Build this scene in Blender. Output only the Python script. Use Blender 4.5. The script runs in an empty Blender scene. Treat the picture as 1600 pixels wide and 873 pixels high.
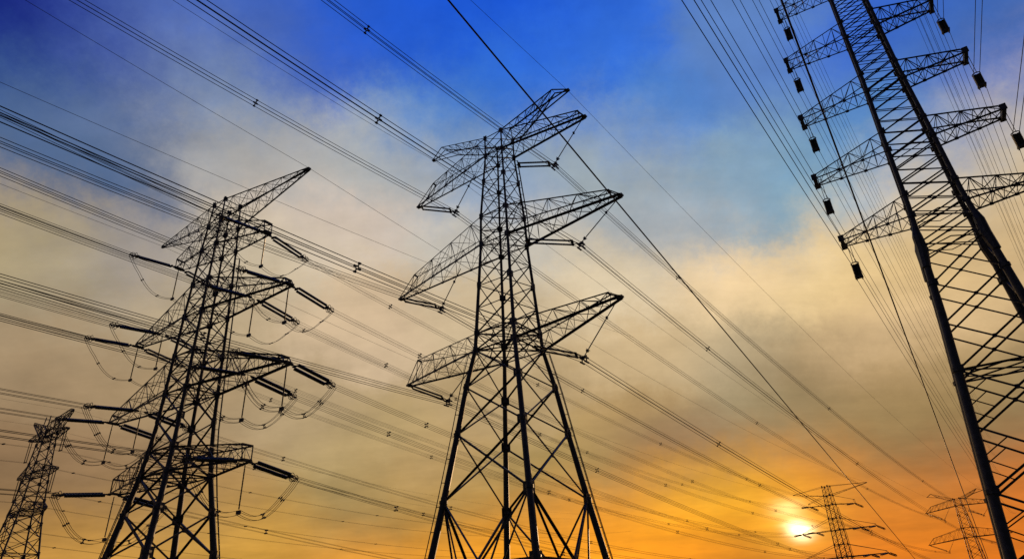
import bpy, math, random
from mathutils import Vector, Matrix
R = math.radians
random.seed(7)
S = bpy.context.scene
COL = S.collection

# ------------------------------------------------------------------ camera
cam = bpy.data.cameras.new('camera'); cam.sensor_fit = 'HORIZONTAL'; cam.sensor_width = 36.0
cam.lens = 36.0 * 1018.68 / 1600.0
cam.clip_start = 0.1; cam.clip_end = 6000
co = bpy.data.objects.new('camera', cam); COL.objects.link(co)
PITCH, ROLL = R(28.228), R(-3.137)
fw = Vector((0, math.cos(PITCH), math.sin(PITCH))); r0 = Vector((1, 0, 0)); u0 = Vector((0, -math.sin(PITCH), math.cos(PITCH)))
rt = r0 * math.cos(ROLL) + u0 * math.sin(ROLL); up = -r0 * math.sin(ROLL) + u0 * math.cos(ROLL)
co.matrix_world = Matrix(((rt.x, up.x, -fw.x, 0), (rt.y, up.y, -fw.y, 0), (rt.z, up.z, -fw.z, 1.6), (0, 0, 0, 1)))
S.camera = co

# ------------------------------------------------------------------ exposure, sun
S.view_settings.view_transform = 'Standard'; S.view_settings.look = 'None'
S.view_settings.exposure = 0.0; S.view_settings.gamma = 1.0; S.view_settings.use_curve_mapping = False
SUN_AZ, SUN_EL = R(21.2), R(5.8)
def dirv(az, el):
    return Vector((math.sin(az) * math.cos(el), math.cos(az) * math.cos(el), math.sin(el)))
sl = bpy.data.lights.new('sun', 'SUN'); sl.energy = 2.0; sl.angle = R(0.5); sl.color = (1.0, 0.62, 0.30)
so = bpy.data.objects.new('sun', sl); COL.objects.link(so)
so.rotation_euler = (-dirv(SUN_AZ, SUN_EL)).to_track_quat('-Z', 'Y').to_euler()

# ------------------------------------------------------------------ sky (world)
def lin(c):
    out = []
    for v in c:
        v /= 255.0
        out.append(v / 12.92 if v <= .04045 else ((v + .055) / 1.055) ** 2.4)
    return out
# (azimuth, elevation, colour) of the evening sky: blue overhead, a broad cream cloud bank, amber near the sun
SKY = [
 (-48.3, 40.9, (0.0005, 0.0005, 0.1909)),
 (-39.4, 42.8, (0.0448, 0.0923, 0.3748)),
 (-45.5, 37.4, (0.0368, 0.1051, 0.2846)),
 (-26.2, 37.0, (0.4312, 0.4193, 0.3987)),
 (-25.4, 46.2, (0.0520, 0.1265, 0.5002)),
 (-12.5, 48.5, (0.0166, 0.1042, 0.6376)),
 (1, 50.3, (0.0081, 0.0855, 0.6441)),
 (-12.6, 38.0, (0.4388, 0.4506, 0.4368)),
 (-42.5, 26.0, (0.4240, 0.3469, 0.1562)),
 (-42.4, 31.2, (0.0166, 0.0929, 0.2454)),
 (-43.9, 27.6, (0.5149, 0.3813, 0.2232)),
 (-18.6, 32.2, (0.6435, 0.5324, 0.4475)),
 (-14.2, 24.0, (0.6660, 0.4935, 0.3127)),
 (-38.5, 18.8, (0.3821, 0.2643, 0.1466)),
 (28.6, 43.2, (0.1083, 0.2207, 0.5212)),
 (25.2, 34.4, (0.2492, 0.3916, 0.5167)),
 (17.0, 31.6, (0.3683, 0.4058, 0.4389)),
 (10.3, 27.0, (0.7513, 0.6147, 0.4113)),
 (28.9, 23.9, (0.9174, 0.6747, 0.3215)),
 (20.6, 19.4, (0.5177, 0.4166, 0.2589)),
 (23.3, 25.2, (0.8289, 0.6059, 0.3454)),
 (28.4, 14.1, (0.3198, 0.1968, 0.0841)),
 (-13.2, 14.5, (0.4760, 0.3405, 0.1518)),
 (10.1, 5.7, (1.0506, 0.3705, 0.0088)),
 (-33.6, 12.3, (0.3039, 0.1844, 0.0917)),
 (-13.0, 9.2, (0.3258, 0.2479, 0.1042)),
 (-21.4, 6.9, (0.6038, 0.3136, 0.0447)),
 (18.4, 10.3, (0.0618, 0.0315, 0.0381)),
 (29.0, 4.9, (0.9020, 0.2800, 0.0005)),
 (29.0, 9.1, (0.0495, 0.0963, 0.0827)),
 (48.3, 36.9, (0.0005, 0.0673, 0.3575)),
 (46.6, 31.0, (0.6724, 0.5149, 0.3515)),
 (13.2, 11.3, (0.0534, 0.0300, 0.0897)),
 (17.8, 4.6, (0.0733, 0.0250, 0.0005)),
 (41.3, 21.6, (0.5972, 0.4125, 0.2086)),
 (37.3, 11.8, (0.1550, 0.1429, 0.0874)),
 (11.7, 38.6, (0.4335, 0.4627, 0.3667)),
 (-20.4, 17.3, (0.4452, 0.3234, 0.1802)),
 (10.2, 14.2, (0.4292, 0.2716, 0.1046)),
 (15.4, 40.2, (0.0147, 0.1990, 0.6946)),
 (1, 44.6, (0.0275, 0.1489, 0.5974)),
 (-6.6, 41.6, (0.1071, 0.2484, 0.5302)),
 (-29.6, 24.2, (0.4953, 0.3836, 0.2298)),
 (-35.4, 26.6, (0.3085, 0.2913, 0.3067)),
 (-34.0, 6.0, (0.6172, 0.3050, 0.0482)),
 (-0.9, 10.0, (0.2413, 0.2114, 0.0838)),
 (-1, 6.4, (1.0944, 0.3882, 0.0038)),
 (14.8, 8.8, (1.3841, 0.6586, 0.0005)),
 (34, 6.5, (0.7300, 0.1558, 0.0005)),
 (30.5, 18.6, (0.9377, 0.6544, 0.3582)),
 (11.6, 20.4, (0.5992, 0.4344, 0.2332)),
 (25.3, 17.9, (0.1290, 0.0771, 0.0170)),
 (-41.8, 22.9, (0.3712, 0.3005, 0.1946)),
 (-29.5, 17.0, (0.3795, 0.2610, 0.1366)),
 (36.0, 29.0, (0.8421, 0.6619, 0.4629)),
 (33.6, 37.8, (0.1315, 0.2554, 0.4960)),
 (40.0, 39.6, (0.0107, 0.1184, 0.7880)),
 (8.6, 47.0, (0.0317, 0.1546, 0.7075)),
 (-30.7, 41.9, (0.2373, 0.3223, 0.4758)),
 (-40.9, 35.3, (0.1341, 0.1811, 0.3015)),
 (-1.2, 24.5, (0.6307, 0.4876, 0.2972)),
 (-0.8, 31.0, (0.5621, 0.5205, 0.4415)),
 (0.5, 36.5, (0.2416, 0.3454, 0.5139)),
 (-1.2, 17.5, (0.4613, 0.3233, 0.1597)),
 (-22, 29.5, (0.6208, 0.5215, 0.3648)),
 (38.5, 26.3, (0.6092, 0.4471, 0.2415)),
 (33.7, 22.3, (0.6738, 0.4627, 0.2082)),
 (-5, 5.0, (0.9387, 0.3515, 0.0194)),
 (-13, 5.2, (0.8550, 0.3325, 0.0296)),
 (4.5, 8.2, (0.7428, 0.2608, 0.0152)),
 (24.3, 7.6, (1.1104, 0.2929, 0.0005)),
 (25.3, 4.6, (0.5355, 0.0555, 0.0005)),
 (19.3, 8.4, (1.1079, 0.6134, 0.0005)),
 (32, 3.6, (0.8774, 0.1494, 0.0005)),
 (37, 3.5, (0.4342, 0.1070, 0.0160)),
 (22.5, 9.8, (0.8967, 0.2449, 0.0005)),
 (14.5, 5.6, (0.9657, 0.2290, 0.0005)),
 (47.3, 34.6, (0.1170, 0.1946, 0.4125)),
 (43.2, 33.2, (0.0194, 0.0375, 0.5526)),
 (44.5, 29.0, (0.6172, 0.5149, 0.3763)),
 (40.8, 31.5, (0.0345, 0.2963, 0.5045)),
 (36.4, 33.0, (0.0217, 0.2121, 0.6278)),
 (31.6, 31.0, (0.1794, 0.3862, 0.5006)),
 (50.5, 39.0, (0.0452, 0.1170, 0.4020)),
 (46.0, 39.5, (0.0545, 0.1384, 0.4452)),
 (44.0, 36.6, (0.0866, 0.2108, 0.4997)),
 (35.0, 15.5, (0.4664, 0.3168, 0.1461)),
 (33.5, 12.5, (0.4048, 0.2331, 0.0643)),
 (26.5, 11.6, (0.1757, 0.1743, 0.0781)),
 (21.0, 13.2, (0.3512, 0.3057, 0.1758)),
 (5.0, 11.8, (0.4212, 0.2847, 0.0905)),
 (-6.5, 12.0, (0.5287, 0.3298, 0.1312)),
 (-6.8, 9.0, (0.4403, 0.2252, 0.0281)),
 (-26.5, 9.6, (0.4065, 0.2396, 0.0875)),
 (-37.0, 9.0, (0.2253, 0.1388, 0.0704)),
 (36.8, 8.4, (0.4020, 0.1620, 0.0452)),
 (28.5, 7.0, (0.3329, 0.1257, 0.0005)),
 (0, 66, (0.0091, 0.0482, 0.3916)),
 (-90, 30, (0.0612, 0.0762, 0.1274)),
 (90, 30, (0.0802, 0.0887, 0.1384)),
 (180, 20, (0.0319, 0.0343, 0.0545)),
 (180, 60, (0.0103, 0.0194, 0.0802)),
 (-70, 8, (0.2232, 0.1274, 0.0612)),
 (70, 8, (0.2623, 0.1274, 0.0545)),
 (-120, 10, (0.0545, 0.0452, 0.0482)),
 (120, 10, (0.0545, 0.0452, 0.0482)),
 (-60, 45, (0.0116, 0.0296, 0.1878)),
 (62, 45, (0.0212, 0.0545, 0.2232)),
 (0, -12, (0.1022, 0.0423, 0.0103)),
 (0, -40, (0.0070, 0.0048, 0.0030)),
 (180, -30, (0.0044, 0.0037, 0.0030)),
 (90, -30, (0.0044, 0.0037, 0.0030)),
 (-90, -30, (0.0044, 0.0037, 0.0030)),
]
world = bpy.data.worlds.new('World'); S.world = world; world.use_nodes = True
nt = world.node_tree; N = nt.nodes; LK = nt.links; N.clear()
def node(t, **kw):
    n = N.new(t)
    for k, v in kw.items(): setattr(n, k, v)
    return n
def put(n, i, v):
    if isinstance(v, (int, float)): n.inputs[i].default_value = v
    elif isinstance(v, (tuple, list, Vector)): n.inputs[i].default_value = tuple(v)
    else: LK.new(v, n.inputs[i])
def M(op, a, b=0.0, c=0.0):
    n = node('ShaderNodeMath', operation=op)
    put(n, 0, a); put(n, 1, b); put(n, 2, c); return n.outputs[0]
def V(op, a, b=(0, 0, 0), c=(0, 0, 0), s=None):
    n = node('ShaderNodeVectorMath', operation=op)
    put(n, 0, a); put(n, 1, b)
    if op == 'MULTIPLY_ADD': put(n, 2, c)
    if s is not None: put(n, 3, s)
    return n.outputs['Value'] if op == 'DOT_PRODUCT' else n.outputs[0]
def noise(vec, scale, detail=4, rough=.55):
    n = node('ShaderNodeTexNoise'); put(n, 'Vector', vec); n.inputs['Scale'].default_value = scale
    n.inputs['Detail'].default_value = detail; n.inputs['Roughness'].default_value = rough; return n
tc = node('ShaderNodeTexCoord')
d0 = V('NORMALIZE', tc.outputs['Generated'])
sep = node('ShaderNodeSeparateXYZ'); put(sep, 0, d0)
# project the direction on a flat cloud deck so cloud texture stretches towards the horizon
den = M('ADD', M('MAXIMUM', sep.outputs[2], 0.0), 0.22)
deck = node('ShaderNodeCombineXYZ'); put(deck, 0, M('DIVIDE', sep.outputs[0], den)); put(deck, 1, M('DIVIDE', sep.outputs[1], den)); put(deck, 2, 0.37)
n1 = noise(deck.outputs[0], 1.5, 5, .6)
n2 = noise(d0, 6.5, 8, .72)
w1 = V('SCALE', V('SUBTRACT', n1.outputs['Color'], (.5, .5, .5)), s=0.09)
w2 = V('SCALE', V('SUBTRACT', n2.outputs['Color'], (.5, .5, .5)), s=0.17)
calm = M('MINIMUM', M('MAXIMUM', M('MULTIPLY', sep.outputs[2], 2.3), .22), 1.0)   # flat, calm layers near the horizon
dw = V('NORMALIZE', V('ADD', d0, V('SCALE', V('ADD', w1, w2), s=calm)))
K = -.5 / (R(3.9) ** 2); ZS = 1.9      # kernel narrower in height: the cloud lies in flat layers
dq = V('MULTIPLY', dw, (1, 1, ZS))
acc = None; wsum = None
for az, el, c in SKY:
    q = dirv(R(az), R(el)); q.z *= ZS; df = V('SUBTRACT', dq, q)
    w = M('EXPONENT', M('MULTIPLY', V('DOT_PRODUCT', df, df), K))
    cn = V('SCALE', c, s=w)
    acc = cn if acc is None else V('ADD', acc, cn)
    wsum = w if wsum is None else M('ADD', wsum, w)
skycol = V('SCALE', acc, s=M('DIVIDE', 1.0, M('MAXIMUM', wsum, 1e-12)))
# fine streaks and mottling of thin cloud
n3 = noise(deck.outputs[0], 4.5, 6, .62)
n4 = noise(d0, 16, 5, .6)
mod = M('ADD', M('MULTIPLY', n3.outputs[0], .46), M('MULTIPLY', n4.outputs[0], .28))
skycol = V('SCALE', skycol, s=M('ADD', mod, 1.0 - .37))
wsp = node('ShaderNodeMapping'); put(wsp, 0, deck.outputs[0]); wsp.inputs['Rotation'].default_value = (0, 0, R(38)); wsp.inputs['Scale'].default_value = (1.3, 5.5, 1)
n6 = noise(wsp.outputs[0], 1.6, 7, .66)
skycol = V('SCALE', skycol, s=M('ADD', .845, M('MULTIPLY', n6.outputs[0], .31)))
# flat layered streaks low over the horizon
lay = node('ShaderNodeCombineXYZ'); put(lay, 0, M('MULTIPLY', sep.outputs[0], 5.0)); put(lay, 1, M('MULTIPLY', sep.outputs[1], 5.0)); put(lay, 2, M('MULTIPLY', sep.outputs[2], 42.0))
n5 = noise(lay.outputs[0], 1.0, 5, .6)
low = M('SUBTRACT', 1.0, M('MULTIPLY', sep.outputs[2], 4.2)); low = M('MAXIMUM', low, 0.0)
skycol = V('SCALE', skycol, s=M('ADD', 1.0, M('MULTIPLY', M('MULTIPLY', M('SUBTRACT', n5.outputs[0], .5), low), 1.3)))
# sun seen through cloud: blown-out core, yellow halo, amber glow
sund = dirv(R(21.25), R(5.75))
wob = V('NORMALIZE', V('ADD', d0, V('SCALE', V('SUBTRACT', n5.outputs['Color'], (.5, .5, .5)), s=0.022)))
off = V('MULTIPLY', V('SUBTRACT', wob, sund), (1, 1, 1.45))
ang2 = V('DOT_PRODUCT', off, off)
def gl(sig, s): return M('MULTIPLY', M('EXPONENT', M('DIVIDE', ang2, -2 * R(sig) ** 2)), s)
off2 = V('MULTIPLY', V('SUBTRACT', wob, dirv(R(20.7), R(7.25))), (1, 1, 1.7)); a22 = V('DOT_PRODUCT', off2, off2)
glow = V('ADD', V('SCALE', (1.0, .88, .55), s=gl(0.56, 3.6)), V('SCALE', (1.0, .60, .06), s=gl(1.7, .40)))
glow = V('ADD', glow, V('SCALE', (1.0, .80, .40), s=M('MULTIPLY', M('EXPONENT', M('DIVIDE', a22, -2 * R(.75) ** 2)), .75)))
glow = V('ADD', glow, V('SCALE', (1.0, .42, .02), s=gl(3.0, .03)))
glow = V('SCALE', glow, s=M('ADD', .45, M('MULTIPLY', n5.outputs[0], 1.1)))     # streaks of cloud across the glow
final = V('ADD', skycol, glow)
bgc = node('ShaderNodeBackground'); put(bgc, 0, final); bgc.inputs[1].default_value = 1.0
nish = node('ShaderNodeTexSky', sky_type='NISHITA'); nish.sun_disc = False
nish.sun_elevation = SUN_EL; nish.sun_rotation = SUN_AZ; nish.air_density = 1.0; nish.dust_density = 2.0
bgn = node('ShaderNodeBackground'); LK.new(nish.outputs[0], bgn.inputs[0]); bgn.inputs[1].default_value = 0.08
mixs = node('ShaderNodeMixShader'); mixs.inputs[0].default_value = 0.98   # 2 % clear sky seen through the cloud veil
LK.new(bgn.outputs[0], mixs.inputs[1]); LK.new(bgc.outputs[0], mixs.inputs[2])
wo = node('ShaderNodeOutputWorld'); LK.new(mixs.outputs[0], wo.inputs[0])
S.cycles.use_denoising = False
S.cycles.max_bounces = 4

# ------------------------------------------------------------------ materials
def mat(name, base, rough=.6, metal=0.0, var=.35, scale=3.0, bump=0.0):
    m = bpy.data.materials.new(name); m.use_nodes = True
    t = m.node_tree; b = t.nodes['Principled BSDF']
    b.inputs['Roughness'].default_value = rough; b.inputs['Metallic'].default_value = metal
    tcn = t.nodes.new('ShaderNodeTexCoord'); nz = t.nodes.new('ShaderNodeTexNoise')
    nz.inputs['Scale'].default_value = scale; nz.inputs['Detail'].default_value = 5
    t.links.new(tcn.outputs['Object'], nz.inputs['Vector'])
    rp = t.nodes.new('ShaderNodeValToRGB')
    rp.color_ramp.elements[0].position = .3; rp.color_ramp.elements[1].position = .7
    rp.color_ramp.elements[0].color = [c * (1 - var) for c in base] + [1]
    rp.color_ramp.elements[1].color = [min(1, c * (1 + var)) for c in base] + [1]
    t.links.new(nz.outputs[0], rp.inputs[0]); t.links.new(rp.outputs[0], b.inputs['Base Color'])
    if bump:
        bp = t.nodes.new('ShaderNodeBump'); bp.inputs['Strength'].default_value = bump
        t.links.new(nz.outputs[0], bp.inputs['Height']); t.links.new(bp.outputs[0], b.inputs['Normal'])
    return m
STEEL = mat('weathered_steel', (.075, .075, .08), .55, .35)
STEELF = mat('rusty_steel', (.07, .045, .035), .7, .1)
PORC = mat('dark_glazed_porcelain', (.022, .030, .028), .28, 0, .25)
ALU = mat('oxidised_conductor', (.045, .043, .042), .6, .3, .2)
CONC = mat('concrete', (.28, .27, .25), .9)
GRASS = mat('dry_grass', (.06, .065, .025), .95, 0, .6, .35, .6)

# ------------------------------------------------------------------ mesh builder
def vec(p): return p if isinstance(p, Vector) else Vector(p)
class MB:
    def __init__(s): s.v = []; s.f = []
    def tube(s, pts, r, n=4, caps=True, rot=.785398):
        pts = [vec(p) for p in pts]; rs = r if isinstance(r, (list, tuple)) else [r] * len(pts)
        base = len(s.v); u = None
        for i, p in enumerate(pts):
            a = pts[max(i - 1, 0)]; b = pts[min(i + 1, len(pts) - 1)]; d = (b - a)
            if d.length < 1e-9: d = Vector((0, 0, 1))
            d.normalize()
            if u is None:
                ref = Vector((0, 0, 1)) if abs(d.z) < .9 else Vector((1, 0, 0)); u = d.cross(ref).normalized()
            else:
                u = (u - d * u.dot(d)).normalized()
            w = d.cross(u)
            for k in range(n):
                t = rot + 2 * math.pi * k / n
                s.v.append(p + (u * math.cos(t) + w * math.sin(t)) * rs[i])
        for i in range(len(pts) - 1):
            for k in range(n):
                a = base + i * n + k; b = base + i * n + (k + 1) % n
                s.f.append((a, b, b + n, a + n))
        if caps:
            s.f.append(tuple(base + k for k in range(n - 1, -1, -1)))
            e = base + (len(pts) - 1) * n; s.f.append(tuple(e + k for k in range(n)))
        return s
    def bar(s, p, q, w):                       # square member, w = full width
        return s.tube([p, q], w * .7071, 4)
    def angle(s, p, q, w, t=None):             # rolled L-section
        p, q = vec(p), vec(q); d = (q - p)
        if d.length < 1e-6: return s
        d.normalize(); t = t or w * .22
        ref = Vector((0, 0, 1)) if abs(d.z) < .95 else Vector((1, 0, 0))
        a = d.cross(ref).normalized(); b = d.cross(a)
        prof = [(0, 0), (w, 0), (w, t), (t, t), (t, w), (0, w)]
        base = len(s.v)
        for e in (p, q):
            for x, y in prof: s.v.append(e + a * (x - w * .4) + b * (y - w * .4))
        for k in range(6):
            s.f.append((base + k, base + (k + 1) % 6, base + 6 + (k + 1) % 6, base + 6 + k))
        s.f.append((base + 0, base + 3, base + 2, base + 1)); s.f.append((base + 0, base + 5, base + 4, base + 3))
        s.f.append((base + 6, base + 7, base + 8, base + 9)); s.f.append((base + 6, base + 9, base + 10, base + 11))
        return s
    def box(s, c, x, y, z):                    # centre and three half-axis vectors
        c = vec(c); x, y, z = vec(x), vec(y), vec(z); b = len(s.v)
        for i in (-1, 1):
            for j in (-1, 1):
                for k in (-1, 1): s.v.append(c + x * i + y * j + z * k)
        for f in ((0, 1, 3, 2), (4, 6, 7, 5), (0, 4, 5, 1), (2, 3, 7, 6), (0, 2, 6, 4), (1, 5, 7, 3)): s.f.append(tuple(b + i for i in f))
        return s
    def ring(s, c, axis, R0, r, n=14, m=5, sq=1.0):
        axis = vec(axis).normalized(); ref = Vector((0, 0, 1)) if abs(axis.z) < .9 else Vector((1, 0, 0))
        u = axis.cross(ref).normalized(); w = axis.cross(u); c = vec(c); b = len(s.v)
        for i in range(n):
            t = 2 * math.pi * i / n; e = u * math.cos(t) + w * math.sin(t) * sq
            for k in range(m):
                p = 2 * math.pi * k / m; s.v.append(c + e * R0 + (e.normalized() * math.cos(p) + axis * math.sin(p)) * r)
        for i in range(n):
            for k in range(m):
                s.f.append((b + i * m + k, b + ((i + 1) % n) * m + k, b + ((i + 1) % n) * m + (k + 1) % m, b + i * m + (k + 1) % m))
        return s
    def sheds(s, p, q, rc, rs, pitch=.16, n=8):   # string of insulator discs
        p, q = vec(p), vec(q); L = (q - p).length; k = max(2, int(L / pitch)); d = (q - p) / k
        pts = []; rr = []
        for i in range(k):
            pts += [p + d * (i + .10), p + d * (i + .34), p + d * (i + .60), p + d * (i + .92)]; rr += [rc, rs, rs * .94, rc]
        return s.tube(pts, rr, n)
    def build(s, name, m, parent=None, smooth=False):
        me = bpy.data.meshes.new(name); me.from_pydata([tuple(v) for v in s.v], [], s.f); me.update()
        me.materials.append(m)
        if smooth:
            for p in me.polygons: p.use_smooth = True
        o = bpy.data.objects.new(name, me); COL.objects.link(o)
        if parent is not None: o.parent = parent
        return o
def tag(o, label=None, cat=None, group=None, kind=None):
    if label: o['label'] = label
    if cat: o['category'] = cat
    if group: o['group'] = group
    if kind: o['kind'] = kind
    return o
def empty(name, loc=(0, 0, 0), az=0.0):
    o = bpy.data.objects.new(name, None); COL.objects.link(o)
    o.location = loc; o.rotation_euler = (0, 0, -az); o.empty_display_size = 2
    return o
def copy_tree(root, loc, az, scale=1.0, skip=()):
    def rec(o, par):
        if o.name.split('.')[0] in skip: return
        c = o.copy(); COL.objects.link(c)
        if par is not None: c.parent = par
        for ch in kids.get(o.name, ()): rec(ch, c)
        return c
    kids = {}
    for o in bpy.data.objects:
        if o.parent: kids.setdefault(o.parent.name, []).append(o)
    c = rec(root, None); c.location = loc; c.rotation_euler = (0, 0, -az); c.scale = (scale,) * 3
    return c
class Frame:                                    # tower axes: x along the crossarms, y along the line
    def __init__(s, x, y, z, az): s.o = Vector((x, y, z)); s.az = az; s.b = Vector((math.sin(az), math.cos(az), 0)); s.a = Vector((s.b.y, -s.b.x, 0))
    def p(s, u, v, z): return s.o + s.a * u + s.b * v + Vector((0, 0, z))
def lerp(a, b, t): return a + (b - a) * t
def prof(tab, z):
    for (z0, w0), (z1, w1) in zip(tab, tab[1:]):
        if z <= z1: return lerp(w0, w1, (z - z0) / (z1 - z0))
    return tab[-1][1]
DEPTH = 1.0                                     # body depth along the line / width along the arms
CORN = ((-1, -1), (1, -1), (1, 1), (-1, 1))

# ------------------------------------------------------------------ ground
def ground_z(x, y):
    d = math.hypot(x, y); e = min(max(d - 80, 0), 420)
    return -1.55e-4 * e * e * (1 if d < 500 else 1)
def build_ground():
    vs = []; fs = []; rings = [0, 10, 25, 45, 70, 100, 140, 190, 250, 320, 400, 500, 700, 1000, 1600, 2600, 4000]; n = 72
    for r_ in rings:
        for k in range(n):
            t = 2 * math.pi * k / n; x, y = r_ * math.sin(t), r_ * math.cos(t)
            vs.append((x, y, ground_z(x, y) + (0 if r_ < 5 else .25 * math.sin(x * .11) * math.cos(y * .13))))
    for i in range(len(rings) - 1):
        for k in range(n):
            a = i * n + k; b = i * n + (k + 1) % n; fs.append((a, a + n, b + n, b))
    me = bpy.data.meshes.new('ground'); me.from_pydata(vs, [], fs); me.materials.append(GRASS)
    for p in me.polygons: p.use_smooth = True
    o = bpy.data.objects.new('ground', me); COL.objects.link(o); tag(o, kind='structure', label='dark grassy field under the pylons')
build_ground()

# ------------------------------------------------------------------ lattice tower pieces
def legs(root, tab, rad, levels, name='leg', node_s=1.0, nodes=None, sides=8):
    """four main legs with their gusset plates and concrete footings"""
    for su, sv in CORN:
        pts = []; rs = []
        zs = sorted(set([z for z, _ in tab] + list(levels)))
        for z in zs:
            w = prof(tab, z); pts.append((su * w, sv * w * DEPTH, z)); rs.append(prof(rad, z))
        lo = MB().tube(pts, rs, sides).build(name, STEEL, root, True)
        for z in (nodes or levels):
            if z < .5: continue
            w = prof(tab, z); g = prof(rad, z); wv = w * DEPTH
            h = (.5 + g * 1.5) * node_s; t = .04
            m = MB()
            m.box((su * w - su * g * .6, sv * (wv + g * .55), z), (h * .75, 0, 0), (0, t, 0), (0, 0, h))
            m.box((su * (w + g * .55), sv * wv - sv * g * .6, z), (t, 0, 0), (0, h * .75, 0), (0, 0, h))
            m.tube([(su * w, sv * wv, z - .16), (su * w, sv * wv, z + .16)], g * 1.3, 8)
            m.build('gusset_plate', STEEL, lo)
        w = prof(tab, 0)
        f = MB().box((su * w, sv * w * DEPTH, .1), (.75, 0, 0), (0, .75, 0), (0, 0, .45)); f.build('footing', CONC, lo)
def face_pt(face, t, w, z):                     # point on a body face, t = -1..1 from one leg to the next
    (x0, y0), (x1, y1) = CORN[face], CORN[(face + 1) % 4]; k = (t + 1) / 2
    return Vector((lerp(x0, x1, k) * w, lerp(y0, y1, k) * w * DEPTH, z))
def xface(root, tab, levels, wd, horiz=(), sec=False, name='bracing'):
    """X-braced body faces, one mesh per face"""
    for fc in range(4):
        m = MB()
        for z0, z1 in zip(levels, levels[1:]):
            w0, w1 = prof(tab, z0), prof(tab, z1); ww = prof(wd, (z0 + z1) / 2)
            A, B, C, D = face_pt(fc, -1, w0, z0), face_pt(fc, 1, w0, z0), face_pt(fc, -1, w1, z1), face_pt(fc, 1, w1, z1)
            m.angle(A, D, ww); m.angle(B, C, ww)
            tt = w0 / (w0 + w1); X = A + (D - A) * tt
            nx = (B - A).normalized(); m.box(X, nx * ww * 1.15, Vector((0, 0, 1)).cross(nx) * .03, (0, 0, ww * 1.15))
            if sec:
                for P, Q, e in ((A, C, A), (B, D, B)):
                    mid = P + (Q - P) * .5
                    m.angle(mid, P + (X - P) * .5, ww * .5); m.angle(mid, Q + (X - Q) * .5, ww * .5)
        for z in horiz:
            w = prof(tab, z); m.angle(face_pt(fc, -1, w, z), face_pt(fc, 1, w, z), prof(wd, z))
        m.build(name, STEEL, root)
def plan(root, tab, levels, wd):
    for z in levels:
        m = MB(); w = prof(tab, z); ww = prof(wd, z) * .7
        m.angle((-w, -w * DEPTH, z), (w, w * DEPTH, z), ww); m.angle((-w, w * DEPTH, z), (w, -w * DEPTH, z), ww)
        for k in range(4):
            m.angle(face_pt(k, 0, w, z), face_pt((k + 1) % 4, 0, w, z), ww)
        m.build('plan_bracing', STEEL, root)
def crossarm(root, sd, zu, wu, zl, wl, A, B, tipw, cu=.13, cl=.2, lac=.085, n=6, name='crossarm', endbeam=None, skip_top=False):
    """four-chord tapering arm: upper chords root->A, lower chords root->B, A-B closes the end"""
    m = MB(); lc = MB(); U = {}; L = {}
    for sv in (-1, 1):
        ru = Vector((sd * wu, sv * wu * DEPTH, zu)); rl = Vector((sd * wl, sv * wl * DEPTH, zl))
        a = Vector((sd * A[0], sv * tipw * 1.0, A[1])); b = Vector((sd * B[0], sv * tipw * .8, B[1]))
        m.angle(ru, a, cu); m.angle(rl, b, cl)
        if (a - b).length > .3: m.angle(a, b, cu)
        U[sv] = [ru.lerp(a, i / n) for i in range(n + 1)]; L[sv] = [rl.lerp(b, i / n) for i in range(n + 1)]
        for i in range(n):
            if i % 2 == 0: lc.angle(L[sv][i], U[sv][i + 1], lac)
            else: lc.angle(U[sv][i], L[sv][i + 1], lac)
            if i: lc.angle(U[sv][i], L[sv][i], lac * .85)
    for i in range(n):
        s1 = 1 if i % 2 else -1
        lc.angle(L[s1][i], L[-s1][i + 1], lac); lc.angle(U[-s1][i], U[s1][i + 1], lac)
        if i:
            lc.angle(L[1][i], L[-1][i], lac * .8); lc.angle(U[1][i], U[-1][i], lac * .8)
            lc.angle(U[1][i], L[-1][i], lac * .6)
    for sv in (-1, 1):
        for i in (2, 4):
            if i < n:
                for P in (L[sv][i],): m.box(P, (.15, 0, 0), (0, .03, 0), (0, 0, .14))
    if not endbeam: m.bar((sd * A[0], -tipw, A[1]), (sd * A[0], tipw, A[1]), .18)
    o = m.build(name, STEEL, root)
    lc.build('lacing', STEEL, o)
    e = MB()
    if endbeam:
        e.box((sd * (B[0] + .05), 0, B[1]), (endbeam[1], 0, 0), (0, endbeam[0], 0), (0, 0, endbeam[2]))
        for sv in (-1, 1): e.box((sd * (B[0] + .05), sv * endbeam[0], B[1] + .1), (endbeam[1] * 1.5, 0, 0), (0, .07, 0), (0, 0, endbeam[2] * 1.3))
    else:
        e.box((sd * (B[0] - .1), 0, B[1] + .02), (.30, 0, 0), (0, tipw * .8, 0), (0, 0, .09))
    e.build('end_plate', STEEL, o)
    return o
def ladder(root, tab, su, sv, z0, z1, out=.55, gap=.34):
    m = MB(); pts = [[], []]; zs = [z0 + i * (z1 - z0) / 12 for i in range(13)]
    dv = Vector((su, sv, 0)).normalized(); tv = Vector((-dv.y, dv.x, 0))
    for k, z in enumerate(zs):
        w = prof(tab, z); c = Vector((su * w, sv * w, z)) + dv * out
        pts[0].append(c + tv * gap * .5); pts[1].append(c - tv * gap * .5)
        m.bar(c, Vector((su * w, sv * w, z)), .06)
    for p in pts: m.tube(p, .045, 4)
    nr = int((z1 - z0) / .6)
    for i in range(nr):
        z = z0 + (i + .5) * (z1 - z0) / nr; w = prof(tab, z); c = Vector((su * w, sv * w, z)) + dv * out
        m.bar(c + tv * gap * .5, c - tv * gap * .5, .045)
    m.build('climbing_ladder', STEEL, root)

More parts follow.
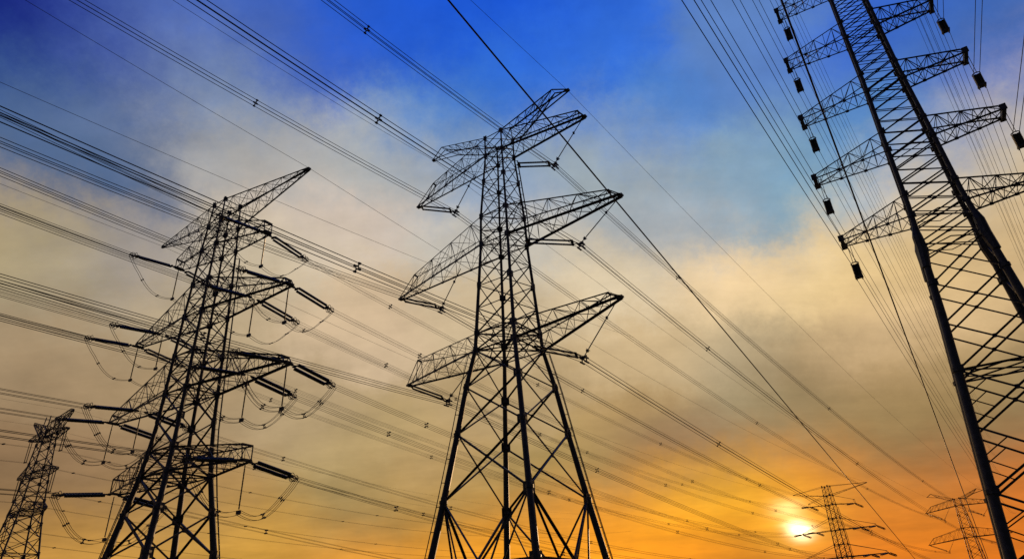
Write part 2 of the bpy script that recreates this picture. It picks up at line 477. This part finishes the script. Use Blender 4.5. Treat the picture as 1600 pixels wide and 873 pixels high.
# ------------------------------------------------------------------ central pylon (suspension type)
FC = Frame(-.737, 68.679, 0, R(34.943))
TC = [(0, 7.2), (7.0, 6.2), (13.1, 5.22), (19.87, 4.21), (25.0, 3.5), (29.35, 2.74), (31.4, 2.62), (43.25, 2.03), (47.36, 1.96), (57.0, 1.36), (60, 1.35)]
RC = [(0, .37), (13, .33), (25, .265), (31, .21), (45, .155), (60, .10)]
def suspension_tower():
    root = empty('transmission_tower', FC.o, FC.az)
    lv = [13.1, 19.87, 25.0, 29.35, 31.4, 34.6, 37.6, 40.5, 43.25, 45.3, 47.36, 50.2, 52.8, 55.1, 57.0, 58.5, 60.0]
    legs(root, TC, RC, lv, nodes=[7.0, 13.1, 19.87, 25.0, 29.35, 31.4, 37.6, 43.25, 47.36, 52.8, 57.0, 60.0], node_s=.5)
    wd = [(0, .23), (13, .20), (25, .16), (31, .13), (45, .092), (60, .08)]
    xface(root, TC, lv, wd, horiz=(29.35, 31.4, 43.25, 47.36, 57, 60))
    # spreading base panel: diagonals meet the middle of the horizontals at 7 m
    for fc in range(4):
        m = MB(); w7, w13, wb = prof(TC, 7), prof(TC, 13.1), prof(TC, 0)
        Mid = face_pt(fc, 0, w7, 7.0)
        for t in (-1, 1):
            m.angle(face_pt(fc, t, w7, 7), Mid, .24); m.angle(face_pt(fc, t, w13, 13.1), Mid, .22)
            m.angle(face_pt(fc, t, wb, .3), Mid, .22)
            m.angle(face_pt(fc, t, w13, 13.1), face_pt(fc, t * .42, w7, 7), .17); m.angle(face_pt(fc, t, w7, 7), face_pt(fc, t, wb, .3).lerp(Mid, .5), .14)
        m.box(Mid, (face_pt(fc, 1, 1, 0) - face_pt(fc, -1, 1, 0)).normalized() * .45, Vector((0, 0, .4)), (face_pt(fc, 0, 1, 0)).normalized() * .04)
        m.build('base_bracing', STEEL, root)
    plan(root, TC, (29.35, 31.4, 43.25, 47.36, 57.0), wd)
    for sd, A, B in ((1, (12.3, 57.7), (13.1, 56.5)), (-1, (11.67, 58.1), (14.73, 55.5))):
        crossarm(root, sd, 60, 1.35, 57.0, 1.36, A, B, .3, .11, .2, .06, 7)
    for sd, A, B in ((1, (14.9, 44.45), (16.2, 43.3)), (-1, (14.9, 44.4), (17.68, 41.75))):
        crossarm(root, sd, 47.36, 1.96, 43.25, 2.03, A, B, .35, .11, .23, .062, 7)
    for sd, A, B in ((1, (13.2, 32.1), (14.5, 31.3)), (-1, (13.91, 31.87), (15.69, 29.06))):
        crossarm(root, sd, 31.4, 2.62, 29.35, 2.74, A, B, .35, .11, .23, .062, 7)
    # ground-wire peaks: rise from the body top and bend down to the tip
    for sd, bend, tip, low in ((1, (9.1, 63.1), (11.2, 62.0), (7.1, 61.2)), (-1, (10.0, 63.7), (11.84, 62.5), (7.6, 61.6))):
        m = MB(); lc = MB(); n = 6; up_, lo_ = {}, {}
        for sv in (-1, 1):
            c0 = Vector((sd * 1.35, sv * 1.35, 60.05)); b = Vector((sd * bend[0], sv * .4, bend[1])); t = Vector((sd * tip[0], sv * .2, tip[1]))
            c1 = Vector((sd * 2.6, sv * 1.2, 59.4)); l = Vector((sd * low[0], sv * .5, low[1]))
            m.angle(c0, b, .11); m.angle(b, t, .12); m.angle(c1, l, .15); m.angle(l, t, .13); m.angle(l, b, .08)
            up_[sv] = [c0.lerp(b, i / n) for i in range(n + 1)]; lo_[sv] = [c1.lerp(l, i / n) for i in range(n + 1)]
            for i in range(n):
                lc.angle(lo_[sv][i], up_[sv][i + 1], .055) if i % 2 else lc.angle(up_[sv][i], lo_[sv][i + 1], .055)
                lc.angle(lo_[sv][i + 1], up_[sv][i + 1], .05)
        for i in range(n):
            lc.angle(up_[1][i], up_[-1][i + 1], .05); lc.angle(lo_[-1][i], lo_[1][i + 1], .05); lc.angle(up_[1][i + 1], up_[-1][i + 1], .05)
        o = m.build('ground_wire_peak', STEEL, root); lc.build('lacing', STEEL, o)
        MB().box((sd * tip[0], 0, tip[1]), (.22, 0, 0), (0, .22, 0), (0, 0, .1)).build('end_plate', STEEL, o)
    ladder(root, TC, 1, 1, 1, 29, .62); ladder(root, TC, -1, -1, 1, 29, .62); ladder(root, TC, 1, 1, 43.5, 56.5, .4, .25)
    return root
tower_c = suspension_tower()
tag(tower_c, 'large central lattice pylon with three wide drooping crossarms and a forked top', 'pylon', 'lattice transmission pylons')
FR = Frame(201.07, 320.84, -14.49, R(34.943) + .17)
tower_fr = tag(copy_tree(tower_c, FR.o, FR.az), 'small distant pylon with drooping arms, partly hidden by the tall right pylon\'s leg', 'pylon', 'lattice transmission pylons')

CPH = {  # clamp (u, z), outer string top, inner string top
 ('right', 'top'): ((8.22, 51.35), (12.9, 56.5), (2.6, 54.35)), ('left', 'top'): ((-7.77, 51.46), (-14.5, 55.4), (-4.2, 56.4)),
 ('right', 'middle'): ((10.56, 39.0), (16.0, 43.2), (3.0, 42.7)), ('left', 'middle'): ((-10.25, 37.8), (-17.5, 41.7), (-7.0, 42.6)),
 ('right', 'bottom'): ((9.42, 25.73), (14.2, 31.3), (3.1, 28.9)), ('left', 'bottom'): ((-9.2, 25.4), (-15.6, 29.0), (-4.4, 29.8))}
def v_string(fr, key, lab):
    (cu, cz), (ou, oz), (iu, iz) = CPH[key]
    root = empty('insulator_v_string', fr.p(cu, 0, cz), fr.az)
    c = Vector((0, 0, .35)); o = Vector((ou - cu, 0, oz - cz)); i = Vector((iu - cu, 0, iz - cz))
    thick, thin = (i, o) if key[0] == 'right' else (o, i)
    nm = ('inner_string', 'outer_string') if key[0] == 'right' else ('outer_string', 'inner_string')
    d = (thick - c); m = MB(); off = Vector((0, .0, 0)); perp = Vector((0, 1, 0))
    nrm = d.cross(perp).normalized()
    for sgn in (-1, 1):
        e = perp * .20 * sgn + nrm * .16 * sgn
        a, b = c + d * .16 + e, c + d * .90 + e
        m.sheds(a, b, .055, .125, .15, 7); m.bar(c + d * .05, a, .07); m.bar(b, thick, .07)
    m.box(c + d * .14, perp * .3 + nrm * .22, nrm * .05, d.normalized() * .16); m.box(c + d * .92, perp * .3 + nrm * .22, nrm * .05, d.normalized() * .14)
    m.build(nm[0], PORC, root)
    d = thin - c; m = MB(); m.tube([c, thin], .05, 5); m.sheds(c + d * .14, c + d * .62, .05, .075, .15, 6)
    m.box(c + d * .10, (.12, 0, 0), (0, .12, 0), (0, 0, .12)); m.box(c + d * .66, (.1, 0, 0), (0, .1, 0), (0, 0, .14))
    m.ring(c + d * .12, d, .24, .03, 10, 4)
    m.build(nm[1], PORC, root)
    m = MB(); m.box((0, 0, .30), (.34, 0, 0), (0, .05, 0), (0, 0, .16)); m.bar((-.26, 0, .25), (-.26, 0, -.28), .09); m.bar((.26, 0, .25), (.26, 0, -.28), .09)
    for x in (-.26, .26):
        for z in (-.28, .22): m.box((x, 0, z), (.07, 0, 0), (0, .42, 0), (0, 0, .07))
    m.build('yoke_clamp', STEEL, root)
    return tag(root, lab, 'insulator', 'suspension insulator strings')
ARMN = {'top': 'topmost crossarm', 'middle': 'middle crossarm', 'bottom': 'lowest crossarm'}
for key in CPH:
    v_string(FC, key, f"V-shaped insulator string under the {key[0]} end of the central pylon's {ARMN[key[1]]}")
    v_string(FR, key, f"tiny insulator string under {key[0]} end of {ARMN[key[1]]} on far pylon behind right leg")

# ------------------------------------------------------------------ conductors
def para(P, h, m, k, L, n):
    return [P + h * (L * i / n) + Vector((0, 0, m * (L * i / n) + k * (L * i / n) ** 2)) for i in range(n + 1)]
def sag(P0, P1, k, n):
    Sx = (P1 - P0).xy.length; out = []
    for i in range(n + 1):
        t = i / n; q = P0.lerp(P1, t); q.z -= k * Sx * Sx * t * (1 - t); out.append(q)
    return out
def along(path, dist):
    acc_ = 0
    for a, b in zip(path, path[1:]):
        l = (b - a).length
        if acc_ + l >= dist: return a.lerp(b, (dist - acc_) / l), (b - a).normalized()
        acc_ += l
    return None, None
def plen(p): return sum((b - a).length for a, b in zip(p, p[1:]))
OFF4 = ((-1, -1), (1, -1), (1, 1), (-1, 1))
def bundle(path, lab, spacing=.46, r=.026, offs=OFF4, spacers=(), name='conductor_bundle', cat='power line', group='conductor bundles', sr=.05, origin=None):
    base = origin or path[len(path) // 2]
    root = empty(name, base)
    side = []
    for i in range(len(path)):
        a = path[max(i - 1, 0)]; b = path[min(i + 1, len(path) - 1)]; h = (b - a).normalized()
        s_ = Vector((h.y, -h.x, 0)).normalized(); side.append((s_, s_.cross(h)))
    for ox, oz in offs:
        pts = [p + s_ * ox * spacing / 2 + w_ * oz * spacing / 2 - base for p, (s_, w_) in zip(path, side)]
        MB().tube(pts, r, 4).build('wire', ALU, root)
    for dd in spacers:
        q, h = along(path, dd)
        if q is None: continue
        q = q - base; s_ = Vector((h.y, -h.x, 0)).normalized(); w_ = s_.cross(h); m = MB(); hs = spacing / 2
        cs = [q + s_ * ox * hs + w_ * oz * hs for ox, oz in offs]
        if len(cs) > 2:
            ins = [q + (c - q) * .55 for c in cs]
            for a, b in zip(ins, ins[1:] + ins[:1]): m.bar(a, b, sr * 1.2)
            for c, i_ in zip(cs, ins): m.bar(c, i_, sr * 1.4)
        else: m.bar(cs[0], cs[1], sr)
        for c in cs: m.box(c, s_ * sr * 1.2, w_ * sr * 1.2, h * sr * 2.2)
        m.build('spacer', STEEL, root)
    return tag(root, lab, cat, group)
NEARC = {('right', 'bottom'): (.0770, .00039), ('left', 'middle'): (.1102, .00075), ('left', 'top'): (.1021, .00062), ('right', 'middle'): (.1082, .00064), ('right', 'top'): (.150, .0011), ('left', 'bottom'): (.050, .0003)}
for key, ((cu, cz), _, _) in CPH.items():
    P0 = FC.p(cu, 0, cz); m_, k_ = NEARC[key]
    near = para(P0, -FC.b, -m_, k_, 150, 26)[::-1]
    far = sag(P0, FR.p(cu, 0, cz), .00026, 30)
    ln = plen(near)
    bundle(near + far[1:], f"four-wire bundle crossing the sky through the {key[0]} end of central pylon's {ARMN[key[1]]}",
           spacers=[ln - 95, ln - 60, ln - 30.5] + [ln + q for q in (31, 100, 190, 290)], r=.028, origin=P0)
for sd, (u, z), (m_, k_) in (('right', (11.2, 61.95), (.1113, .0002)), ('left', (-11.84, 62.48), (.13, .0011))):
    P0 = FC.p(u, 0, z); near = para(P0, -FC.b, -m_, k_, 120, 22)[::-1]; far = sag(P0, FR.p(u, 0, z), .0002, 26)
    MBp = [q - P0 for q in near + far[1:]]
    o = MB().tube(MBp, .021, 4).build('ground_wire', ALU); o.location = P0
    tag(o, f"thin single ground wire running over the {sd} peak of the central pylon", 'power line', 'single ground wires')

# ------------------------------------------------------------------ left pylon (tension type)
FL = Frame(-37.218, 70.754, 0, R(31.785))
TL = [(0, 4.9), (9.8, 3.6), (17.7, 2.5), (20.4, 2.25), (24, 2.05), (36.5, 1.75), (46, 1.45), (53, 1.15)]
RL = [(0, .40), (10, .36), (18, .28), (24, .22), (36, .16), (46, .125), (53, .09)]
def tension_tower():
    root = empty('tension_tower', FL.o, FL.az)
    lv = [4.6, 9.8, 14.0, 17.7, 20.4, 23.8, 27.0, 29.3, 31.5, 34.0, 36.6, 38.8, 41.0, 43.6, 46.0, 47.8, 49.5, 51.3, 53.0]
    legs(root, TL, RL, [0] + lv, nodes=[4.6, 9.8, 14, 17.7, 20.4, 23.8, 27, 31.5, 36.6, 41, 46, 49.5, 53], node_s=.5)
    wd = [(0, .24), (10, .21), (18, .165), (30, .12), (45, .09), (53, .08)]
    xface(root, TL, [.3] + lv, wd, horiz=(17.7, 20.4, 27, 31.5, 36.6, 41, 46, 49.5, 53))
    plan(root, TL, (17.7, 20.4, 27, 31.5, 36.6, 41, 46, 49.5), wd)
    for sd, tp in ((1, (15.9, 51.8)), (-1, (14.25, 52.0))):
        crossarm(root, sd, 53, 1.15, 49.5, 1.3, tp, (tp[0], tp[1] - .15), .18, .10, .13, .05, 10, 'ground_wire_arm')
    W = lambda z: prof(TL, z)
    crossarm(root, 1, 49.5, W(49.5), 46, W(46), (9.4, 46.6), (9.6, 45.1), .6, .11, .14, .06, 5)
    crossarm(root, -1, 49.5, W(49.5), 46, W(46), (8.6, 47.6), (8.7, 46.4), .6, .11, .14, .06, 5)
    for sd, q in ((1, 15.1), (-1, 14.6)):
        crossarm(root, sd, 41, W(41), 36.7, W(36.7), (q - .5, 37.0), (q, 36.25 if sd > 0 else 36.7), .5, .13, .2, .065, 7)
    for sd in (1, -1):
        crossarm(root, sd, 31.5, W(31.5), 27, W(27), (15.7, 27.6), (16.3, 26.8), .55, .14, .23, .07, 7)
        crossarm(root, sd, 20.3, W(20.3), 17.75, W(17.75), (11.6, 19.2), (11.8, 17.65), .65, .13, .19, .065, 6)
    ladder(root, TL, 1, 1, 1, 45, .55); ladder(root, TL, -1, -1, 1, 20, .55)
    return root
tower_l = tension_tower()
tag(tower_l, 'left lattice pylon with a long slanting top bar and rows of sideways insulators', 'pylon', 'lattice transmission pylons')
F2 = Frame(120.56, 271.57, -6.94, R(31.785) + .30)
tower_f2 = tag(copy_tree(tower_l, F2.o, F2.az, skip=('lacing',)), 'small distant pylon with a T-shaped top standing right beside the setting sun', 'pylon', 'lattice transmission pylons')

LPH = []  # arm, side, place, u, z, heavy
for arm, rows in (('top', [('right', '', 9.3, 45.1), ('left', '', -8.7, 46.5)]),
                  ('second', [('right', 'outer', 14.9, 36.25), ('right', 'inner', 9.0, 36.4), ('left', 'outer', -14.5, 36.7), ('left', 'inner', -9.0, 36.9)]),
                  ('third', [('right', 'outer', 16.2, 26.8), ('right', 'inner', 10.0, 26.9), ('left', 'outer', -16.2, 26.85), ('left', 'inner', -10.0, 27.1)]),
                  ('lowest', [('right', '', 11.7, 17.6), ('left', '', -11.8, 17.6)])):
    for sd, pl, u, z in rows: LPH.append((arm, sd, pl, u, z, arm in ('third', 'lowest')))
proto = {}
def strain_mesh(heavy):
    """one dead-end string pointing along +y: link, two columns of discs, yokes, grading rings"""
    if heavy in proto: return proto[heavy]
    L, drop = 5.9, .80; dz = -drop / L
    P = lambda y, x=0, z=0: Vector((x, y, z + dz * y))
    rs, sp = (.21, .30) if heavy else (.165, .15)
    link = MB(); link.bar(P(.05), P(.75), .12); link.box(P(.82), (sp + .12, 0, 0), (0, .09, 0), (0, 0, .05 + (0 if heavy else .05)))
    link.box(P(.35), (.09, 0, 0), (0, .16, 0), (0, 0, .12))
    disc = MB()
    for s_ in (-1, 1):
        e = (sp * s_, .11 * s_ if heavy else .14 * s_)
        disc.sheds(P(.95, *e), P(5.15, *e), rs * .45, rs, .15, 9)
    end = MB(); end.box(P(5.28), (sp + .14, 0, 0), (0, .10, 0), (0, 0, .12)); end.bar(P(5.3), P(6.3), .12)
    for s_ in (-1, 1): end.bar(P(5.3, sp * s_), P(6.2, .23 * s_, .18), .06); end.bar(P(5.3, sp * s_), P(6.2, .23 * s_, -.2), .06)
    ring = MB()
    ring.ring(P(5.55), (0, 1, 0), .40, .035, 16, 5, 1.15); ring.ring(P(5.95, .22), (1, .2, 0), .30, .032, 14, 5); ring.ring(P(5.95, -.22), (1, -.2, 0), .30, .032, 14, 5)
    out = []
    for nm, mb, mt in (('link', link, STEEL), ('disc_column', disc, PORC), ('yoke', end, STEEL), ('grading_ring', ring, STEEL)):
        o = mb.build(nm, mt, None, nm == 'disc_column'); me = o.data; bpy.data.objects.remove(o); out.append((nm, me))
    proto[heavy] = out
    return out
def strain(fr, u, z, sgn, heavy, lab, v0=.25):
    root = empty('strain_insulator', fr.p(u, sgn * v0, z), fr.az + (math.pi if sgn < 0 else 0))
    for nm, me in strain_mesh(heavy):
        o = bpy.data.objects.new(nm, me); COL.objects.link(o); o.parent = root
    return tag(root, lab, 'insulator', 'strain insulator strings')
def where(arm, sd, pl, tw):
    return f"the {(pl + ' ') if pl else ''}{sd} end of {tw} {arm} arm"
for arm, sd, pl, u, z, heavy in LPH:
    wh = where(arm, sd, pl, "left pylon's")
    wh2 = where(arm, sd, pl, "sunside pylon's")
    for sgn, word in ((-1, 'left'), (1, 'right')):
        strain(FL, u, z, sgn, heavy, f"insulator string pointing {word} from {wh}")
        strain(F2, u, z, sgn, heavy, f"tiny insulator string pointing {word} from {wh2}")
    E = 6.5; ze = z - .86
    # line wires, both ways
    near = para(FL.p(u, -E, ze), -FL.b, -.045, .0005, 130, 22)
    bundle(near, f"wire bundle running to left edge from {wh}", r=.027 if not heavy else .029, spacing=.42, spacers=(22, 58, 95), origin=near[0])
    far = sag(FL.p(u, E, ze), F2.p(u, -E, ze), .00042, 26)
    bundle(far, f"wire bundle running down rightwards from {wh}", r=.017 if not heavy else .020, spacing=.42, spacers=(14, 48, 92, 140, 190), origin=far[0])
    # jumper loop and the rod that steadies it
    path = []
    dr = 4.0 if heavy else 3.7
    for i in range(25):
        t = -1 + 2 * i / 24; a = abs(t)
        y = E * t * (1.0 if a < .95 else 1)
        zz = ze - dr * (1 - a ** 2.6) + (-.55 * math.sin(math.pi * min(1, a / .75)) if a < .75 else 0)
        path.append(FL.p(u, y, zz))
    offs = OFF4 if heavy else ((-1, 0), (1, 0))
    bundle(path, f"looped jumper wires sagging below {wh}", r=.024, spacing=.40, offs=offs, spacers=(3.5, 6.2, 11.4, 14.1), name='jumper_loop', cat='cable', group='jumper loops', sr=.045, origin=path[12])
    rb = FL.p(u, 0, z - .2); root = empty('jumper_rod', rb, FL.az); zb = path[12].z - rb.z
    MB().tube([(0, 0, 0), (0, 0, zb * .12)], .05, 6).build('hook', STEEL, root)
    MB().sheds((0, 0, zb * .12), (0, 0, zb * .94), .05, .085, .14, 7).build('rod', PORC, root)
    MB().box((0, 0, zb), (.26, 0, 0), (0, .1, 0), (0, 0, .16)).build('clamp', STEEL, root)
    tag(root, f"support rod hanging under {wh}", 'insulator', 'jumper support rods')
for sd, u, z in (('right', 15.85, 51.85), ('left', -14.2, 52.0)):
    P0 = FL.p(u, 0, z)
    pts = para(P0, -FL.b, -.06, .0005, 130, 20)[::-1] + sag(P0, F2.p(u, 0, z), .0003, 24)[1:]
    o = MB().tube([q - P0 for q in pts], .02, 4).build('ground_wire', ALU); o.location = P0
    tag(o, f"thin single ground wire over the {sd} tip of left pylon's top bar", 'power line', 'single ground wires')

# ------------------------------------------------------------------ tall right pylon (multi-circuit, many short arms)
FT = Frame(40.025, 51.598, 0, R(31.561))
TT = [(0, 5.1), (4.5, 4.6), (23.6, 2.9), (30.6, 2.42), (34.9, 2.14), (42.8, 1.93), (50.5, 1.67), (58, 1.6), (66, 1.48), (86, 1.3)]
RT = [(0, .42), (23, .34), (31.5, .27), (34, .22), (50, .19), (66, .17), (86, .15)]
TARM = [('lowest', 34.9, 8.33, 33.66, 8.1, 34.0), ('second lowest', 42.6, 8.9, 41.35, 7.73, 41.8), ('third lowest', 50.4, 8.3, 49.13, 7.2, 49.5),
        ('fourth lowest', 58.3, 7.85, 57.5, 6.65, 57.4), ('fifth lowest', 66.3, 7.1, 65.3, 6.2, 65.2), ('sixth', 74.2, 6.6, 73.0, 5.9, 73.0), ('highest', 82.0, 6.1, 80.8, 5.6, 80.8)]
def tall_tower():
    global DEPTH
    DEPTH = .62
    root = empty('multi_circuit_tower', FT.o, FT.az)
    low = [4.0, 9.0, 14.0, 18.6, 22.8, 26.6, 30.2]
    hi = [30.2]; z = 30.2
    while z < 85: z += prof(TT, z) * .76 + .05; hi.append(min(z, 86))
    wd = [(0, .2), (20, .15), (31, .115), (50, .09), (86, .08)]
    legs(root, TT, RT, [0] + low + hi, nodes=[9.0, 18.6, 26.6, 30.6, 33.7, 36.1, 41.4, 43.8, 49.2, 51.6, 57.1, 59.5, 65.1, 67.5], node_s=.36)
    xface(root, TT, [.3] + low[:4], wd, horiz=(18.6,), sec=True); xface(root, TT, low[3:], wd)
    xface(root, TT, hi, wd, name='upper_bracing')
    plan(root, TT, (18.6, 30.6, 33.7, 41.4, 49.2, 57.1, 65.1), wd)
    # haunch collars where the tapered base meets the straight shaft
    for su, sv in CORN:
        w = prof(TT, 30.6); wv = w * DEPTH
        m = MB(); m.tube([(su * (w + .22), sv * (wv + .15), 28.2), (su * w, sv * wv, 30.0), (su * w, sv * wv, 31.4), (su * (w - .08), sv * (wv - .06), 32.4)], [.36, .46, .42, .24], 8)
        m.build('haunch_collar', STEEL, root)
    for nm, zm, ul, zl_, ur, zr in TARM:
        for sd, u, zt in ((-1, ul, zl_), (1, ur, zr)):
            crossarm(root, sd, zm + 1.2, prof(TT, zm + 1.2), zm - 1.2, prof(TT, zm - 1.2), (u - .25, zt + .35), (u, zt), 1.0, .11, .13, .06, 6, endbeam=(1.0, .17, .24))
    DEPTH = 1.0
    return root
tower_t = tag(tall_tower(), 'tall dark pylon at the right cut by the frame top, stacked with many short arms', 'pylon', 'lattice transmission pylons')
def hung_string(fr, u, z, lab):
    """long twin link, then a fat twin barrel of insulators under an open ring"""
    root = empty('hanging_insulator', fr.p(u, 0, z), fr.az)
    m = MB()
    for x in (-.12, .12): m.tube([(x, 0, -.1), (x * .9, 0, -2.9)], .028, 5)
    m.build('link_rods', STEEL, root)
    MB().ring((0, 0, -3.0), (0, 0, 1), .34, .05, 18, 6).build('top_ring', STEEL, root)
    m = MB()
    for x in (-.16, .16):
        for y in (-.12, .12): m.sheds((x, y, -3.12), (x, y, -4.4), .14, .2, .16, 10)
    m.build('insulator_barrels', PORC, root, True)
    m = MB(); m.box((0, 0, -4.46), (.36, 0, 0), (0, .28, 0), (0, 0, .07))
    for x in (-.25, .25): m.box((x, 0, -4.58), (.05, 0, 0), (0, .3, 0), (0, 0, .08))
    m.build('bottom_plate', STEEL, root)
    return tag(root, lab, 'insulator', 'hanging barrel insulators')
def azdir(az): return Vector((math.sin(az), math.cos(az), 0))
for i, (nm, zm, ul, zl_, ur, zr) in enumerate(TARM):
    for sd, u, z in (('left', -ul, zl_), ('right', ur, zr)):
        vis = i <= 4
        zz = z + .55
        uu = u + (.35 if sd == 'left' else .15)
        if vis or True: hung_string(FT, uu, zz, f"dark barrel insulator hanging below the {sd} tip of right pylon's {nm} arm")
        na = FT.az + math.pi + R(4.0 if sd == 'left' else -.5); fa = FT.az + R(4.5 if sd == 'left' else 9.0)
        P = FT.p(uu, 0, zz - 3.1); Q = FT.p(uu, 0, zz - 4.65)
        near = para(P, azdir(na), -.05, .0004, 130, 22)
        far = para(Q, azdir(fa), -.07, .0003, 300, 28)
        lab = f"{sd} tip of right pylon's {nm} arm"
        bundle(near, f"twin wires reaching from top edge to {lab}", spacing=.5, r=.030, offs=((-1, 0), (1, 0)), name='twin_conductor', group='twin-wire lines', origin=P)
        bundle(far, f"twin wires running down rightwards from the {lab}", spacing=.5, r=.026, offs=((-1, 0), (1, 0)), name='twin_conductor', group='twin-wire lines', origin=Q)

# ------------------------------------------------------------------ small pylon at the lower left
FS = Frame(-119.4, 161.1, -2.3, R(32.763 - .94))
TS = [(0, 6.6), (14, 5.0), (23, 3.9), (34.2, 2.5), (43.2, 1.9), (53, 1.35), (57.6, 1.1)]
RS = [(0, .3), (34, .2), (57, .12)]
def small_tower():
    root = empty('suspension_tower', FS.o, FS.az)
    lv = [6, 11.5, 16.5, 21, 25, 28.6, 31.6, 34.2, 37, 39.6, 41.5, 43.2, 45.6, 48, 50.4, 52, 53.5, 55.5]
    legs(root, TS, RS, [0] + lv, nodes=lv[4::2], node_s=.55, sides=6)
    wd = [(0, .2), (34, .14), (57, .11)]
    xface(root, TS, [.3] + lv, wd, horiz=(25, 34.2, 43.2, 52), sec=False)
    plan(root, TS, (25, 34.2, 43.2, 52), wd)
    for sd in (-1, 1):
        crossarm(root, sd, 55.5, 1.25, 52.4, 1.38, (9.3, 57.9), (9.6, 57.4), .35, .16, .16, .1, 6, 'ground_wire_peak')
        crossarm(root, sd, 54.0, 1.3, 52.0, 1.4, (9.2, 53.3), (9.5, 53.0), .5, .16, .18, .1, 5)
        crossarm(root, sd, 45.6, 1.75, 43.2, 1.9, (9.2, 43.7), (9.5, 43.3), .5, .16, .18, .1, 5)
        crossarm(root, sd, 36.8, 2.3, 34.2, 2.5, (8.9, 34.7), (9.15, 34.3), .5, .16, .18, .1, 5)
    return root
tag(small_tower(), 'small distant pylon with two upturned peaks in the lower left corner', 'pylon', 'lattice transmission pylons')
for nm, z, u in (('top', 52.9, 9.4), ('middle', 43.2, 9.4), ('lowest', 34.2, 9.05)):
    for sd, sg in (('left', -1), ('right', 1)):
        root = empty('twin_rod_insulator', FS.p(sg * u, 0, z), FS.az)
        for x in (0, -sg * 1.25):
            MB().sheds((x, 0, -.1), (x, 0, -5.1), .06, .13, .2, 6).build('rod', PORC, root)
        m = MB(); m.box((-sg * .62, 0, -5.25), (.75, 0, 0), (0, .12, 0), (0, 0, .1)); m.build('yoke', STEEL, root)
        lab = f"{sd} end of {nm} arm on lower left corner pylon"
        tag(root, f"twin rod insulators hanging from {lab}", 'insulator', 'twin rod insulators')
        P0 = FS.p(sg * (u - .6), 0, z - 5.35)
        pts = para(P0, -FS.b, -.05, .0004, 130, 20)[::-1] + para(P0, FS.b, -.07, .00028, 340, 26)[1:]
        L0 = 130
        bundle(pts, f"twin wires strung past {lab}", spacing=.7, r=.026, offs=((-1, 0), (1, 0)), spacers=(L0 - 12, L0 + 12, L0 + 55, L0 + 110), name='twin_conductor', group='twin-wire lines', sr=.09, origin=P0)
for sd, sg in (('left', -1), ('right', 1)):
    P0 = FS.p(sg * 9.55, 0, 57.4)
    pts = para(P0, -FS.b, -.05, .0004, 130, 18)[::-1] + para(P0, FS.b, -.06, .00025, 340, 24)[1:]
    o = MB().tube([q - P0 for q in pts], .022, 4).build('ground_wire', ALU); o.location = P0
    tag(o, f"thin single ground wire over the {sd} peak of the lower left corner pylon", 'power line', 'single ground wires')

# ------------------------------------------------------------------ loose single cables crossing the view
def cable(a, b, ext0, ext1, r, lab, k=.0002, n=24):
    a, b = Vector(a), Vector(b); d = b - a; A = a - d * ext0; B = a + d * (1 + ext1)
    pts = sag(A, B, k, n); o = MB().tube([q - a for q in pts], r, 6).build('overhead_cable', ALU, None, True); o.location = a
    return tag(o, lab, 'cable', 'single overhead cables')
cable((-1.71, 15.47, 21.16), (52.22, 96.64, 7.42), .5, .5, .035, 'thick single cable slanting in front of the central pylon from the top edge', 0)
cable((11.24, 17.77, 23.0), (64.61, 100.93, 7.83), .5, .45, .042, "thick single cable slanting past the tall right pylon's left arm tips", 0)
bb = Vector((math.sin(R(32.763)), math.cos(R(32.763)), 0)); aa = Vector((bb.y, -bb.x, 0))
P0 = aa * -100
o = MB().tube([P0 + bb * s_ + Vector((0, 0, 76.6 + .105 * (s_ - 17) + .0002 * (s_ - 17) ** 2)) - (P0 + Vector((0, 0, 76))) for s_ in range(-60, 260, 12)], .034, 4).build('overhead_cable', ALU)
o.location = P0 + Vector((0, 0, 76)); tag(o, 'lone thin wire passing high behind the left and central pylons', 'cable', 'single overhead cables')
